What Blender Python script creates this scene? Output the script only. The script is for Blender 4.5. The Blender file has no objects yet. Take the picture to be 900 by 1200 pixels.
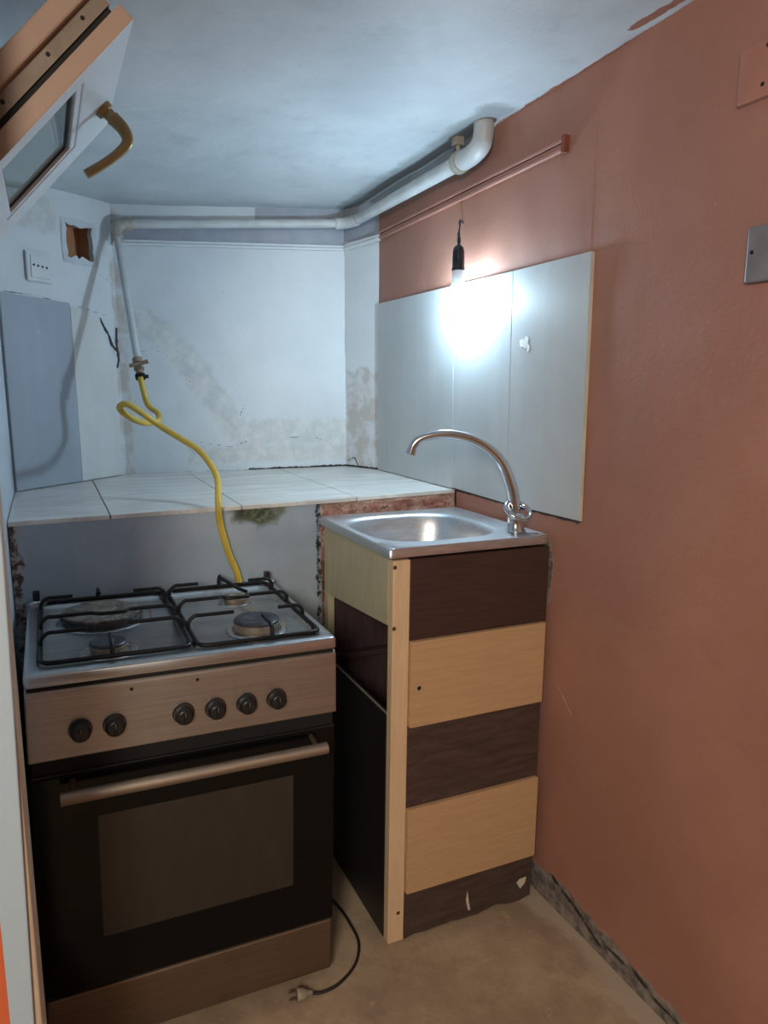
import bpy, bmesh, math, random
from mathutils import Vector, Matrix, noise
random.seed(7)
S = bpy.context.scene
COL = S.collection
PI = math.pi

# ------------------------------------------------------------------ helpers
def lin(r, g, b):
    f = lambda c: (c/255/12.92) if c/255 <= .04045 else ((c/255+.055)/1.055)**2.4
    return (f(r), f(g), f(b), 1)

class Mat:
    """small node-graph builder around one Principled BSDF"""
    def __init__(s, name, color=None, rough=.6, metal=0, **kw):
        s.m = bpy.data.materials.new(name); s.m.use_nodes = True
        s.t = s.m.node_tree; s.n = s.t.nodes; s.p = s.n['Principled BSDF']
        s.p.inputs['Roughness'].default_value = rough
        s.p.inputs['Metallic'].default_value = metal
        for k, v in kw.items(): s.p.inputs[k.replace('_', ' ')].default_value = v
        if color: s.p.inputs['Base Color'].default_value = color
        s.co = s.n.new('ShaderNodeTexCoord').outputs['Object']
    def _set(s, inp, v):
        if hasattr(v, 'is_output'): s.t.links.new(v, inp)
        else: inp.default_value = v
    def map(s, scale=(1, 1, 1), rot=(0, 0, 0), loc=(0, 0, 0)):
        m = s.n.new('ShaderNodeMapping'); s.t.links.new(s.co, m.inputs[0])
        m.inputs['Scale'].default_value = scale; m.inputs['Rotation'].default_value = rot; m.inputs['Location'].default_value = loc
        return m.outputs[0]
    def noise(s, scale, detail=4, rough=.55, vec=None, dist=0):
        n = s.n.new('ShaderNodeTexNoise'); s.t.links.new(vec or s.co, n.inputs['Vector'])
        n.inputs['Scale'].default_value = scale; n.inputs['Detail'].default_value = detail
        n.inputs['Roughness'].default_value = rough; n.inputs['Distortion'].default_value = dist
        return n.outputs['Fac']
    def math(s, op, a, b=0.0, c=None, clamp=False):
        n = s.n.new('ShaderNodeMath'); n.operation = op; n.use_clamp = clamp
        s._set(n.inputs[0], a); s._set(n.inputs[1], b)
        if c is not None: s._set(n.inputs[2], c)
        return n.outputs[0]
    def step(s, v, lo, hi, a=0.0, b=1.0):
        n = s.n.new('ShaderNodeMapRange'); n.interpolation_type = 'SMOOTHSTEP'
        s._set(n.inputs['Value'], v); n.inputs['From Min'].default_value = lo; n.inputs['From Max'].default_value = hi
        n.inputs['To Min'].default_value = a; n.inputs['To Max'].default_value = b
        return n.outputs[0]
    def mix(s, f, a, b):
        n = s.n.new('ShaderNodeMix'); n.data_type = 'RGBA'
        s._set(n.inputs[0], f); s._set(n.inputs[6], a); s._set(n.inputs[7], b)
        return n.outputs[2]
    def attr(s, name):
        n = s.n.new('ShaderNodeAttribute'); n.attribute_name = name
        return n.outputs['Fac']
    def mask(s, name, amp=.02, scale=25, w=.003, off=0):
        """signed-distance attribute roughened by noise -> crisp 0..1 mask (1 inside)"""
        nz = s.math('SUBTRACT', s.noise(scale, 5, .6), .5)
        v = s.math('MULTIPLY_ADD', nz, amp*2, s.attr(name))
        return s.step(v, off-w, off+w)
    def sep(s):
        n = s.n.new('ShaderNodeSeparateXYZ'); s.t.links.new(s.co, n.inputs[0]); return n.outputs
    def col(s, v): s._set(s.p.inputs['Base Color'], v)
    def rough(s, v): s._set(s.p.inputs['Roughness'], v)
    def bump(s, h, strength=.3, dist=.01):
        n = s.n.new('ShaderNodeBump'); n.inputs['Strength'].default_value = strength; n.inputs['Distance'].default_value = dist
        s.t.links.new(h, n.inputs['Height']); s.t.links.new(n.outputs[0], s.p.inputs['Normal'])
        return s
def scaled(c, k): return (c[0]*k, c[1]*k, c[2]*k, 1)

def V(*a): return Vector(a)
class MB:
    """collects shapes into one bmesh; build() links it as ONE mesh object"""
    def __init__(s): s.b = bmesh.new(); s.mi = 0
    def face(s, vs):
        try:
            f = s.b.faces.new(vs); f.material_index = s.mi; return f
        except ValueError: return None
    def box(s, lo, hi, mtx=None):
        x0, y0, z0 = lo; x1, y1, z1 = hi
        v = [s.b.verts.new(p) for p in ((x0,y0,z0),(x1,y0,z0),(x1,y1,z0),(x0,y1,z0),(x0,y0,z1),(x1,y0,z1),(x1,y1,z1),(x0,y1,z1))]
        if mtx:
            for q in v: q.co = mtx @ q.co
        for i in ((3,2,1,0),(4,5,6,7),(0,1,5,4),(1,2,6,5),(2,3,7,6),(3,0,4,7)): s.face([v[k] for k in i])
        return s
    def prism(s, pts, off):
        """polygon pts (3D) extruded by vector off"""
        a = [s.b.verts.new(p) for p in pts]; o = Vector(off); c = [s.b.verts.new(Vector(p)+o) for p in pts]
        n = len(a); s.face(a[::-1]); s.face(c)
        for i in range(n): s.face([a[i], a[(i+1) % n], c[(i+1) % n], c[i]])
        return s
    def tube(s, pts, r, seg=12, closed=False, cap=True):
        pts = [Vector(p) for p in pts]; n = len(pts); rs = r if isinstance(r, (list, tuple)) else [r]*n
        rings = []; up = None
        for i, p in enumerate(pts):
            if closed: t = pts[(i+1) % n]-pts[i-1]
            else: t = pts[min(i+1, n-1)]-pts[max(i-1, 0)]
            t.normalize()
            if up is None:
                up = t.orthogonal().normalized()
            up = (up-t*up.dot(t)).normalized(); w = t.cross(up)
            rings.append([s.b.verts.new(p+(up*math.cos(a)+w*math.sin(a))*rs[i]) for a in [2*PI*k/seg for k in range(seg)]])
        m = n if closed else n-1
        for i in range(m):
            A = rings[i]; B = rings[(i+1) % n]
            for k in range(seg): s.face([A[k], A[(k+1) % seg], B[(k+1) % seg], B[k]])
        if not closed and cap: s.face(rings[0][::-1]); s.face(rings[-1])
        return s
    def lathe(s, prof, c=(0, 0, 0), axis=(0, 0, 1), seg=28):
        """prof: list of (radius, height along axis)"""
        ax = Vector(axis).normalized(); u = ax.orthogonal().normalized(); w = ax.cross(u); c = Vector(c); rings = []
        for r, h in prof:
            if r < 1e-6: rings.append([s.b.verts.new(c+ax*h)])
            else: rings.append([s.b.verts.new(c+ax*h+(u*math.cos(2*PI*k/seg)+w*math.sin(2*PI*k/seg))*r) for k in range(seg)])
        for A, B in zip(rings, rings[1:]):
            for k in range(seg):
                j = (k+1) % seg
                if len(A) == 1 and len(B) == 1: continue
                if len(A) == 1: s.face([A[0], B[j], B[k]])
                elif len(B) == 1: s.face([A[k], A[j], B[0]])
                else: s.face([A[k], A[j], B[j], B[k]])
        return s
    def build(s, name, mat, parent=None, smooth=40, bevel=0, bseg=2, kind=None, recalc=True):
        if recalc: bmesh.ops.recalc_face_normals(s.b, faces=s.b.faces[:])
        me = bpy.data.meshes.new(name); s.b.to_mesh(me); s.b.free()
        for m in (mat if isinstance(mat, (list, tuple)) else [mat]): me.materials.append(m.m if isinstance(m, Mat) else m)
        if smooth:
            for p in me.polygons: p.use_smooth = True
            me.set_sharp_from_angle(angle=math.radians(smooth))
        o = bpy.data.objects.new(name, me); COL.objects.link(o)
        if parent: o.parent = parent
        if bevel:
            b = o.modifiers.new('bevel', 'BEVEL'); b.width = bevel; b.segments = bseg; b.limit_method = 'ANGLE'; b.angle_limit = math.radians(35)
            b.harden_normals = False
        if kind: o['kind'] = kind
        return o
def tag(o, label, cat, group=None):
    o['label'] = label; o['category'] = cat
    if group: o['group'] = group
    return o
def thing(name, label, cat, loc=(0, 0, 0), rot=(0, 0, 0), group=None):
    o = bpy.data.objects.new(name, None); COL.objects.link(o); o.empty_display_size = .05
    o.location = loc; o.rotation_euler = rot
    return tag(o, label, cat, group)
def catmull(pts, n=8, closed=False):
    P = [Vector(p) for p in pts]; out = []; N = len(P)
    rng = N if closed else N-1
    for i in range(rng):
        p0 = P[i-1] if (closed or i > 0) else P[0]; p1 = P[i]; p2 = P[(i+1) % N]
        p3 = P[(i+2) % N] if (closed or i+2 < N) else P[-1]
        for k in range(n):
            t = k/n
            out.append(.5*((2*p1)+(p2-p0)*t+(2*p0-5*p1+4*p2-p3)*t*t+(3*p1-p0-3*p2+p3)*t**3))
    if not closed: out.append(P[-1])
    return out
def seg_d(p, a, b):
    ax, ay = a; bx, by = b; dx, dy = bx-ax, by-ay; L = dx*dx+dy*dy
    t = 0 if L == 0 else max(0, min(1, ((p[0]-ax)*dx+(p[1]-ay)*dy)/L))
    return math.hypot(p[0]-ax-t*dx, p[1]-ay-t*dy)
def poly_d(p, pl): return min(seg_d(p, a, b) for a, b in zip(pl, pl[1:]))

def surface(name, fn, us, vs, mat, attrs, relief=.0, rscale=3.0, nrm=(0, 0, 1), skip=None):
    """dense grid surface; attrs: dict name -> function(u,v) stored per vertex"""
    verts = []; uvs = []; N = Vector(nrm)
    for v in vs:
        for u in us:
            p = Vector(fn(u, v))
            if relief: p += N*relief*(noise.noise(p*rscale)+.4*noise.noise(p*rscale*3.3))
            verts.append(p); uvs.append((u, v))
    nu = len(us); faces = []
    for j in range(len(vs)-1):
        for i in range(nu-1):
            if skip and skip((us[i]+us[i+1])/2, (vs[j]+vs[j+1])/2): continue
            faces.append((j*nu+i, j*nu+i+1, (j+1)*nu+i+1, (j+1)*nu+i))
    me = bpy.data.meshes.new(name); me.from_pydata(verts, [], faces); me.materials.append(mat.m)
    for k, f in attrs.items():
        a = me.attributes.new(k, 'FLOAT', 'POINT')
        a.data.foreach_set('value', [f(u, v) for u, v in uvs])
    for p in me.polygons: p.use_smooth = True
    o = bpy.data.objects.new(name, me); COL.objects.link(o); o['kind'] = 'structure'
    return o
def rng(a, b, step):
    n = max(1, round((b-a)/step)); return [a+(b-a)*i/n for i in range(n+1)]

def ceil_z(x, y): return 2.155+.047*x-.0322*y

# ------------------------------------------------------------------ materials
def plaster_bump(m, fine=120, mid=18, st=.35, d=.006):
    h = m.math('ADD', m.math('MULTIPLY', m.noise(mid, 5, .6), 1.0), m.math('MULTIPLY', m.noise(fine, 3, .6), .35))
    m.bump(h, st, d)

def simple(name, c, rough=.5, metal=0, var=.12, scale=8, bump=0, **kw):
    m = Mat(name, None, rough, metal, **kw)
    m.col(m.mix(m.step(m.noise(scale, 5, .6), .3, .7), scaled(c, 1-var), scaled(c, 1+var)))
    if bump: m.bump(m.noise(scale*6, 4, .6), bump, .004)
    return m

# terracotta wall
mW = Mat('terracotta_plaster', None, .62)
base = mW.mix(mW.step(mW.noise(2.2, 4, .6), .3, .7), lin(153, 107, 90), lin(166, 119, 101))
base = mW.mix(mW.step(mW.noise(14, 6, .7), .55, .8, 0, .35), base, lin(138, 95, 81))
base = mW.mix(mW.step(mW.noise(5, 5, .65, mW.map((1, 1.6, .7), (.5, 0, 0))), .5, .72, 0, .4), base, lin(160, 108, 96))
base = mW.mix(mW.step(mW.noise(60, 3, .6), .71, .76, 0, .3), base, lin(205, 165, 150))
base = mW.mix(mW.math('MULTIPLY', mW.mask('scratch', .006, 30, .0015), .6), base, lin(215, 180, 165))
base = mW.mix(mW.mask('greypaint', .004, 20, .003), base, lin(148, 156, 162))
base = mW.mix(mW.mask('cement', .03, 22, .004), base, mW.mix(mW.step(mW.noise(30, 6, .7), .35, .65), lin(88, 84, 80), lin(150, 140, 130)))
base = mW.mix(mW.mask('crack_and_shade', .006, 26, .002), base, lin(48, 44, 42))
mW.col(base)
hb = mW.math('ADD', mW.math('MULTIPLY', mW.noise(9, 5, .6), .9), mW.math('MULTIPLY', mW.noise(150, 3, .6), mW.step(mW.attr('stipple'), -.02, .02, .12, .5)))
hb = mW.math('ADD', hb, mW.step(mW.attr('stipple'), -.004, .004, 0, .3))
hb = mW.math('ADD', hb, mW.math('MULTIPLY', mW.mask('cement', .03, 22, .006), -1.2))
mW.bump(hb, .45, .006)

# white painted plaster (back and angled walls)
def white_plaster(name, tint=(207, 213, 216)):
    m = Mat(name, None, .55)
    b = m.mix(m.step(m.noise(3, 4, .6), .3, .7), lin(*[c-10 for c in tint]), lin(*tint))
    b = m.mix(m.mask('stain', .035, 16, .012), b, m.mix(m.step(m.noise(22, 6, .7), .35, .65), lin(188, 193, 193), lin(206, 208, 206)))
    b = m.mix(m.mask('beige', .03, 16, .006), b, m.mix(m.step(m.noise(14, 5, .65), .4, .62), lin(186, 180, 174), lin(204, 208, 212)))
    b = m.mix(m.mask('greypaint', .006, 14, .003), b, m.mix(m.step(m.noise(8, 4), .3, .7), lin(142, 148, 158), lin(158, 163, 172)))
    b = m.mix(m.step(m.noise(38, 4, .65), .7, .735, 0, .7), b, lin(178, 172, 160))
    b = m.mix(m.mask('crack', .0022, 34, .0006), b, lin(70, 72, 74))
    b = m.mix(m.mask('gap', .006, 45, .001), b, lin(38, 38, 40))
    m.col(b)
    h = m.math('ADD', m.noise(10, 5, .6), m.math('MULTIPLY', m.noise(90, 3, .6), .25))
    h = m.math('SUBTRACT', h, m.math('MULTIPLY', m.mask('stain', .035, 16, .02), .35))
    h = m.math('SUBTRACT', h, m.math('MULTIPLY', m.mask('crack', .0022, 34, .001), .8))
    m.bump(h, .4, .006)
    return m
mWhite = white_plaster('white_plaster')

mCeil = Mat('ceiling_paint', None, .6)
b = mCeil.mix(mCeil.step(mCeil.noise(2.6, 5, .6), .3, .7), lin(186, 195, 200), lin(206, 213, 216))
b = mCeil.mix(mCeil.step(mCeil.noise(7, 6, .65), .52, .75, 0, .45), b, lin(168, 176, 180))
st = mCeil.noise(16, 5, .7, mCeil.map((.6, 2.4, 1), (0, 0, .9)))
b = mCeil.mix(mCeil.step(st, .7, .73, 0, .7), b, lin(120, 126, 130))
b = mCeil.mix(mCeil.mask('bare', .009, 30, .002), b, lin(160, 104, 84))
b = mCeil.mix(mCeil.mask('dirty', .03, 18, .02), b, lin(150, 156, 158))
mCeil.col(b); plaster_bump(mCeil, 70, 9, .4, .006)

mFloor = Mat('worn_concrete', None, .7)
b = mFloor.mix(mFloor.step(mFloor.noise(4, 6, .65), .3, .7), lin(150, 128, 104), lin(184, 162, 134))
b = mFloor.mix(mFloor.step(mFloor.noise(11, 6, .7), .5, .75, 0, .5), b, lin(126, 106, 88))
b = mFloor.mix(mFloor.step(mFloor.noise(17, 5, .6), .62, .72, 0, .5), b, lin(200, 184, 162))
b = mFloor.mix(mFloor.step(mFloor.noise(70, 3, .6), .72, .76, 0, .5), b, lin(90, 76, 64))
b = mFloor.mix(mFloor.mask('edge', .04, 20, .02), b, lin(178, 160, 138))
mFloor.col(b); plaster_bump(mFloor, 80, 14, .5, .006)

# brick-like broken mortar
mBroken = Mat('broken_mortar', None, .8)
b = mBroken.mix(mBroken.step(mBroken.noise(26, 6, .7), .42, .6), lin(150, 100, 88), lin(182, 150, 130))
b = mBroken.mix(mBroken.step(mBroken.noise(40, 6, .75), .55, .66), b, lin(88, 56, 40))
sz = mBroken.sep()[2]
b = mBroken.mix(mBroken.math('MULTIPLY', mBroken.step(sz, 1.045, 1.072), .7), b, lin(128, 98, 72))
mBroken.col(b); plaster_bump(mBroken, 90, 40, .9, .012)

mFront = Mat('ledge_plaster', None, .6)
b = mFront.mix(mFront.step(mFront.noise(5, 5, .6), .3, .7), lin(150, 164, 176), lin(166, 178, 188))
b = mFront.mix(mFront.step(mFront.noise(16, 5, .7), .55, .8, 0, .5), b, lin(138, 146, 148))
b = mFront.mix(mFront.mask('peel', .03, 35, .004), b, mFront.mix(mFront.step(mFront.noise(50, 5, .7), .42, .6), lin(76, 52, 40), lin(170, 168, 162)))
b = mFront.mix(mFront.mask('mould', .03, 30, .012), b, mFront.mix(mFront.step(mFront.noise(60, 5, .7), .4, .65), lin(58, 62, 44), lin(112, 122, 92)))
b = mFront.mix(mFront.mask('joint', .012, 60, .003), b, lin(24, 22, 22))
b = mFront.mix(mFront.mask('rust', .004, 60, .002), b, lin(150, 90, 40))
mFront.col(b); plaster_bump(mFront, 90, 12, .2, .004)

mTile = Mat('marble_tile', None, .28)
vn = mTile.noise(5, 6, .65, mTile.map((.7, 6, 1), (0, 0, -.12)), 1.2)
b = mTile.mix(mTile.step(vn, .42, .62), lin(196, 192, 184), lin(222, 220, 214))
b = mTile.mix(mTile.step(mTile.noise(9, 5), .6, .75, 0, .35), b, lin(180, 172, 160))
mTile.col(b)

def panel_mat(name, c):
    m = Mat(name, None, .4, 0, Specular_IOR_Level=.2)
    b = m.mix(m.step(m.noise(4, 3), .3, .7), scaled(c, .93), scaled(c, 1.05))
    b = m.mix(m.step(m.noise(26, 3, .5, m.map((1, 1, .05))), .2, .9, 0, .45), b, scaled(c, .84))
    b = m.mix(m.step(m.noise(45, 3, .6), .73, .77, 0, .5), b, lin(210, 214, 214))
    m.col(b); return m
mPanel = panel_mat('grey_tile_panel', lin(184, 189, 190))
mPanelB = panel_mat('blue_grey_panel', lin(160, 170, 180))
mPanelW = panel_mat('off_white_panel', lin(206, 208, 206))
mEdge = simple('panel_edge', lin(196, 188, 172), .7)
mSplash = simple('white_paint_splash', lin(225, 230, 232), .5)

mPipe = simple('painted_pipe', lin(186, 190, 190), .45, 0, .1, 14, .15)
mPipeDirty = simple('dirty_pipe_joint', lin(165, 158, 146), .6, 0, .2, 30, .3)
mBrass = simple('tarnished_brass', lin(150, 132, 112), .45, .5, .2, 40)
mHose = simple('yellow_rubber', lin(196, 166, 66), .45, 0, .12, 14)
mBlack = simple('black_plastic', lin(28, 28, 29), .35, 0, .1, 20)
mBlackEnamel = simple('black_enamel_wire', lin(14, 14, 15), .45, 0, .1, 20, Specular_IOR_Level=.3)
mSocket = simple('black_bakelite', lin(26, 28, 32), .22)

def steel(name, c, rough, ax=(1, 60, 60), stain=.25):
    m = Mat(name, None, rough, 1.0)
    br = m.noise(6, 4, .6, m.map(ax))
    b = m.mix(m.step(br, .3, .7), scaled(c, .86), scaled(c, 1.08))
    b = m.mix(m.step(m.noise(9, 5, .65), .5, .8, 0, stain), b, scaled(c, .45))
    m.col(b); m.rough(m.math('MULTIPLY_ADD', br, .1, m.math('ADD', m.step(m.noise(5, 3), .2, .8, -.03, .06), rough-.05)))
    return m
mSteel = steel('stained_steel_panel', lin(178, 172, 166), .42)
mSteelTop = steel('cooktop_steel', lin(192, 193, 193), .32, (1, 30, 30), .12)
mKick = steel('brown_stained_steel', lin(134, 116, 100), .6, (1, 30, 60), .35)
mSink = steel('sink_steel', lin(214, 217, 220), .36, (3, 40, 40), .03)
mChrome = Mat('chrome', lin(212, 213, 215), .16, 1.0)
mBar = steel('oven_bar_metal', lin(168, 154, 140), .6, (1, 30, 30), .1)
mGap = Mat('dark_gap', lin(12, 12, 12), .8)
mDoor = Mat('black_oven_glass', lin(12, 12, 13), .14, 0, Specular_IOR_Level=.22)
mPane = Mat('smoked_oven_window', None, .2, 0, Specular_IOR_Level=.4)
mPane.col(mPane.mix(mPane.step(mPane.noise(10, 4, .6, mPane.map((3, 1, .6))), .3, .8), lin(50, 44, 38), lin(57, 50, 43)))
mCap = simple('burner_cap', lin(66, 66, 72), .45, .5, .25, 60)
mRing = simple('burner_ring', lin(150, 138, 124), .5, .7, .25, 50)
mBurnt = Mat('burnt_burner_plate', None, .7, .2)
mBurnt.col(mBurnt.mix(mBurnt.step(mBurnt.noise(60, 5, .7), .35, .65), lin(78, 70, 62), lin(140, 130, 118)))

def wood(name, c, rough=.5, ax=(1, 1, 9), amt=.16, scale=9):
    m = Mat(name, None, rough)
    g = m.noise(scale, 5, .6, m.map(ax), .6)
    b = m.mix(m.step(g, .3, .7), scaled(c, 1-amt), scaled(c, 1+amt))
    b = m.mix(m.step(m.noise(5, 5, .6), .55, .8, 0, .3), b, scaled(c, .75))
    m.col(b); m.bump(g, .1, .003); return m
mCream = wood('cream_laminate', lin(190, 155, 116), .5, (1, 1, 14), .06)
mPost = wood('cream_post', lin(214, 184, 148), .5, (10, 10, 1), .06)
mSide = wood('khaki_board', lin(182, 172, 140), .55, (6, 6, 1), .08)
mDarkW = wood('dark_brown_laminate', lin(64, 45, 40), .5, (1, 1, 16), .2)
mDarkLow = wood('worn_dark_laminate', lin(74, 58, 52), .55, (1, 1, 7), .3)
mBlackB = wood('black_board', lin(32, 30, 33), .45, (5, 5, 1), .2)
mInside = wood('purple_brown_board', lin(66, 48, 50), .6, (9, 9, 1), .25)
mChip = simple('bare_chipboard', lin(196, 184, 170), .7)

mPvcW = simple('white_pvc', lin(206, 214, 218), .35, 0, .03, 6)
mPvcB = wood('brown_foil_pvc', lin(150, 126, 110), .45, (1, 14, 1), .05)
mPvcD = simple('grey_hardware_channel', lin(120, 106, 92), .5, 0, .15, 20)
mHandle = simple('bronze_handle', lin(150, 132, 92), .35, .35, .15, 30)
mGlass = Mat('window_glass', lin(200, 222, 216), .03, 0, Transmission_Weight=.85, IOR=1.45)

mOrange = simple('orange_wall_paint', lin(198, 96, 56), .6, 0, .08, 5, .2)
mJamb = simple('bare_wood_jamb', lin(186, 164, 140), .6, 0, .1, 12)
mTrimW = Mat('white_painted_trim', None, .5)
mTrimW.col(mTrimW.mix(mTrimW.step(mTrimW.noise(40, 4, .6), .72, .76, 0, .8), lin(168, 186, 198), lin(120, 112, 96)))
mTerra = simple('terracotta_trim', lin(166, 116, 100), .5, 0, .06, 10)
mPlate = simple('grey_cover_plate', lin(116, 114, 118), .5, 0, .15, 20)
mPinkPlate = simple('pink_painted_plate', lin(164, 114, 97), .55, 0, .05, 10)
mOutlet = simple('white_socket_plate', lin(205, 210, 212), .35, 0, .04, 10)
mClay = simple('hollow_clay', lin(176, 126, 88), .8, 0, .15, 12, .4)
mWire = simple('wire_insulation', lin(40, 32, 34), .5)
mPlug = simple('grimy_plug', lin(150, 138, 122), .5, 0, .2, 40)
mScrew = simple('screw_metal', lin(110, 92, 72), .4, .7)

# ------------------------------------------------------------------ room shell
# corner points of the alcove in plan
LC = (-1.266, 2.495); BLc = (-.905, 2.815); BRc = (-.068, 2.733); RR = (0, 2.56)
LEDGE = 1.0806

def lerp2(a, b, t): return (a[0]+(b[0]-a[0])*t, a[1]+(b[1]-a[1])*t)

# right wall
def cement_h(y): return .05+.045*max(0, min(1, (y-1.0)/.5))*(1 if y < 1.6 else .6)+.03*noise.noise((y*7, 3, 0))
def wr_cement(y, z):
    d = cement_h(y)-z
    e = .045-math.hypot((y-1.50)/.55, (z-.93)/2.1)     # grey bare patch beside the sink unit
    return max(-.2, min(.2, max(d, e)))
scr = [(1.455, .64), (1.43, .635), (1.40, .60), (1.37, .575)]
def wr_scr(y, z): return max(-.1, .0022-min(poly_d((y, z), scr), seg_d((y, z), (1.25, 1.02), (1.235, 1.015)), seg_d((y, z), (1.20, .83), (1.185, .84))))
def wr_crack_shade(y, z):
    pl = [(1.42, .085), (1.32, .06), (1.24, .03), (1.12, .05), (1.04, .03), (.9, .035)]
    return max(-.1, .006-min(poly_d((y, z), pl), seg_d((y, z), (1.978, 1.081), (1.38, 1.077)), seg_d((y, z), (1.972, 1.08), (1.972, 1.03))))  # floor cracks, painted shadow line under the panels, dark joint at the ledge
def wr_grey(y, z):
    if y < 1.72: return -.1
    return max(-.1, min(.1, min(z-2.032, y-1.85)))
def wr_stip(y, z): return max(-.1, min(.1, min(1.382-y, z-1.70)))
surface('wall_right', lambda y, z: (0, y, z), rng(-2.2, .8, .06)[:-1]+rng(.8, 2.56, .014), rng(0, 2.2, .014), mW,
        dict(cement=wr_cement, scratch=wr_scr, crack_and_shade=wr_crack_shade, greypaint=wr_grey, stipple=wr_stip), .003, 2.5, (-1, 0, 0))
# short white return wall between the terracotta wall and the back wall
def rr_stain(u, z): return max(-.1, min(.1, 1.46+.02*noise.noise((u*3, z*3, 1))-z))
surface('wall_right_rear', lambda u, z: (*lerp2(RR, BRc, u), z), rng(0, 1, .04), rng(.9, 2.16, .008), mWhite,
        dict(stain=lambda u, z: -.1, beige=rr_stain, greypaint=lambda u, z: max(-.1, min(.1, z-1.945)), crack=lambda u, z: max(-.1, .003-poly_d((u*.19, z), [(.19, 1.10), (.14, 1.12), (.12, 1.09)])),
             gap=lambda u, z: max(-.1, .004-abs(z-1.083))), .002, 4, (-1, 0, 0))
# back wall (u in metres from the left corner)
BW = math.dist(BLc, BRc)
band = [(.02, 1.62), (.10, 1.62), (.18, 1.55), (.28, 1.43), (.36, 1.30), (.43, 1.21), (.55, 1.22), (.7, 1.22), (.84, 1.22)]
def bw_stain(u, z):
    d = poly_d((u, z), band); return max(-.1, min(.1, max(.052-d*1.0, .10-abs(z-1.14)*1.6-.05 if u > .22 else -.1)))
def bw_beige(u, z): return max(-.1, min(.1, .022-abs(u-.008)+.01*noise.noise((0, z*6, 2))))
def bw_grey(u, z):
    line = 1.903+.033*u
    d = z-line
    if u < .5: d = min(d, (1.972+.03*u)-z)    # the strip above the pipe stays white on the left
    return max(-.1, min(.1, d))
cr = [[(.19, 1.235), (.27, 1.19), (.38, 1.17), (.47, 1.20)], [(.6, 1.2), (.7, 1.205), (.78, 1.17), (.83, 1.10)], [(.3, 1.13), (.31, 1.10), (.36, 1.095), (.35, 1.13)],
      [(.04, 1.52), (.12, 1.53), (.2, 1.50)], [(.2, 1.44), (.27, 1.40)], [(.42, 1.29), (.44, 1.33)]]
def bw_crack(u, z): return max(-.1, .0012-min(poly_d((u, z), c) for c in cr))
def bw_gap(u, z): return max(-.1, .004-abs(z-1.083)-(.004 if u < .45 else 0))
surface('wall_back', lambda u, z: (*lerp2(BLc, BRc, u/BW), z), rng(0, BW, .006), rng(1.07, 2.16, .006), mWhite,
        dict(stain=bw_stain, beige=bw_beige, greypaint=bw_grey, crack=bw_crack, gap=bw_gap), .004, 4, (0, -1, 0))
# angled left-rear wall, with a broken hole
LWL = math.dist(LC, BLc)
def lw(u, z): return (*lerp2(LC, BLc, u/LWL), z)
HU0, HU1, HZ0, HZ1 = .268, .396, 1.808, 1.93
us = sorted(set([round(x, 4) for x in rng(0, LWL, .006)]+[HU0, HU1])); zs_ = sorted(set([round(x, 4) for x in rng(1.07, 2.16, .006)]+[HZ0, HZ1]))
us = [u for u in us if all(abs(u-h) > .003 or u == h for h in (HU0, HU1))]; zs_ = [z for z in zs_ if all(abs(z-h) > .003 or z == h for h in (HZ0, HZ1))]
def hole(u, z): return HU0 < u < HU1 and HZ0 < z < HZ1
lcr = [[(.40, 1.63), (.43, 1.585), (.452, 1.54), (.478, 1.52)], [(.475, 1.60), (.47, 1.55), (.478, 1.50), (.47, 1.47)]]
lthin = [[(.17, 1.985), (.2, 1.95), (.25, 1.945)], [(.38, 1.81), (.4, 1.78), (.46, 1.76)], [(.0, 1.682), (.12, 1.68), (.3, 1.665), (.45, 1.64)], [(.42, 1.61), (.46, 1.57), (.48, 1.55)],
         [(.13, 1.94), (.14, 1.915), (.145, 1.93)], [(.33, 1.80), (.36, 1.76), (.40, 1.74)]]
surface('wall_left_rear', lw, us, zs_, mWhite,
        dict(stain=lambda u, z: max(-.1, min(.1, .06-math.hypot((u-.16)*.6, z-1.93))), beige=lambda u, z: max(-.1, min(.1, .02-abs(u-LWL)-(0 if z < 1.85 else .03))),
             greypaint=lambda u, z: -.1, crack=lambda u, z: max(-.1, .0012-min(poly_d((u, z), c) for c in lthin)),
             gap=lambda u, z: max(-.1, .006-min(poly_d((u, z), c) for c in lcr)+.004*noise.noise((u*60, z*60, 4)))), .003, 4, (.66, -.75, 0), hole)
# clay-lined recess behind the hole
nin = Vector((-.663, .748, 0))
a = [Vector(lw(HU0, HZ0)), Vector(lw(HU1, HZ0)), Vector(lw(HU1, HZ1)), Vector(lw(HU0, HZ1))]
mb = MB(); f = [mb.b.verts.new(p+nin*.001) for p in a]; g = [mb.b.verts.new(p+nin*.07) for p in a]
for i in range(4): mb.face([f[i], f[(i+1) % 4], g[(i+1) % 4], g[i]])
mb.face(g); o = mb.build('wall_recess', mClay, None, 0, kind='structure')
# jagged plaster rim round the hole
mb = MB(); outer = []; ring = []
N = 28
for k in range(N):
    t = k/N*4; e = int(t); fr = t-e
    c = [(HU0, HZ0), (HU1, HZ0), (HU1, HZ1), (HU0, HZ1)]
    u = c[e][0]+(c[(e+1) % 4][0]-c[e][0])*fr; z = c[e][1]+(c[(e+1) % 4][1]-c[e][1])*fr
    j = .006+.011*random.random()*(2.0 if e == 0 else 1)
    cu, cz = (HU0+HU1)/2, (HZ0+HZ1)/2; L = math.hypot(u-cu, z-cz)
    outer.append(mb.b.verts.new(Vector(lw(u+(u-cu)/L*.012, z+(z-cz)/L*.012))-nin*.0015))
    ring.append((mb.b.verts.new(Vector(lw(u-(u-cu)/L*j, z-(z-cz)/L*j))-nin*.002), mb.b.verts.new(Vector(lw(u-(u-cu)/L*j*.7, z-(z-cz)/L*j*.7))+nin*.02)))
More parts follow.
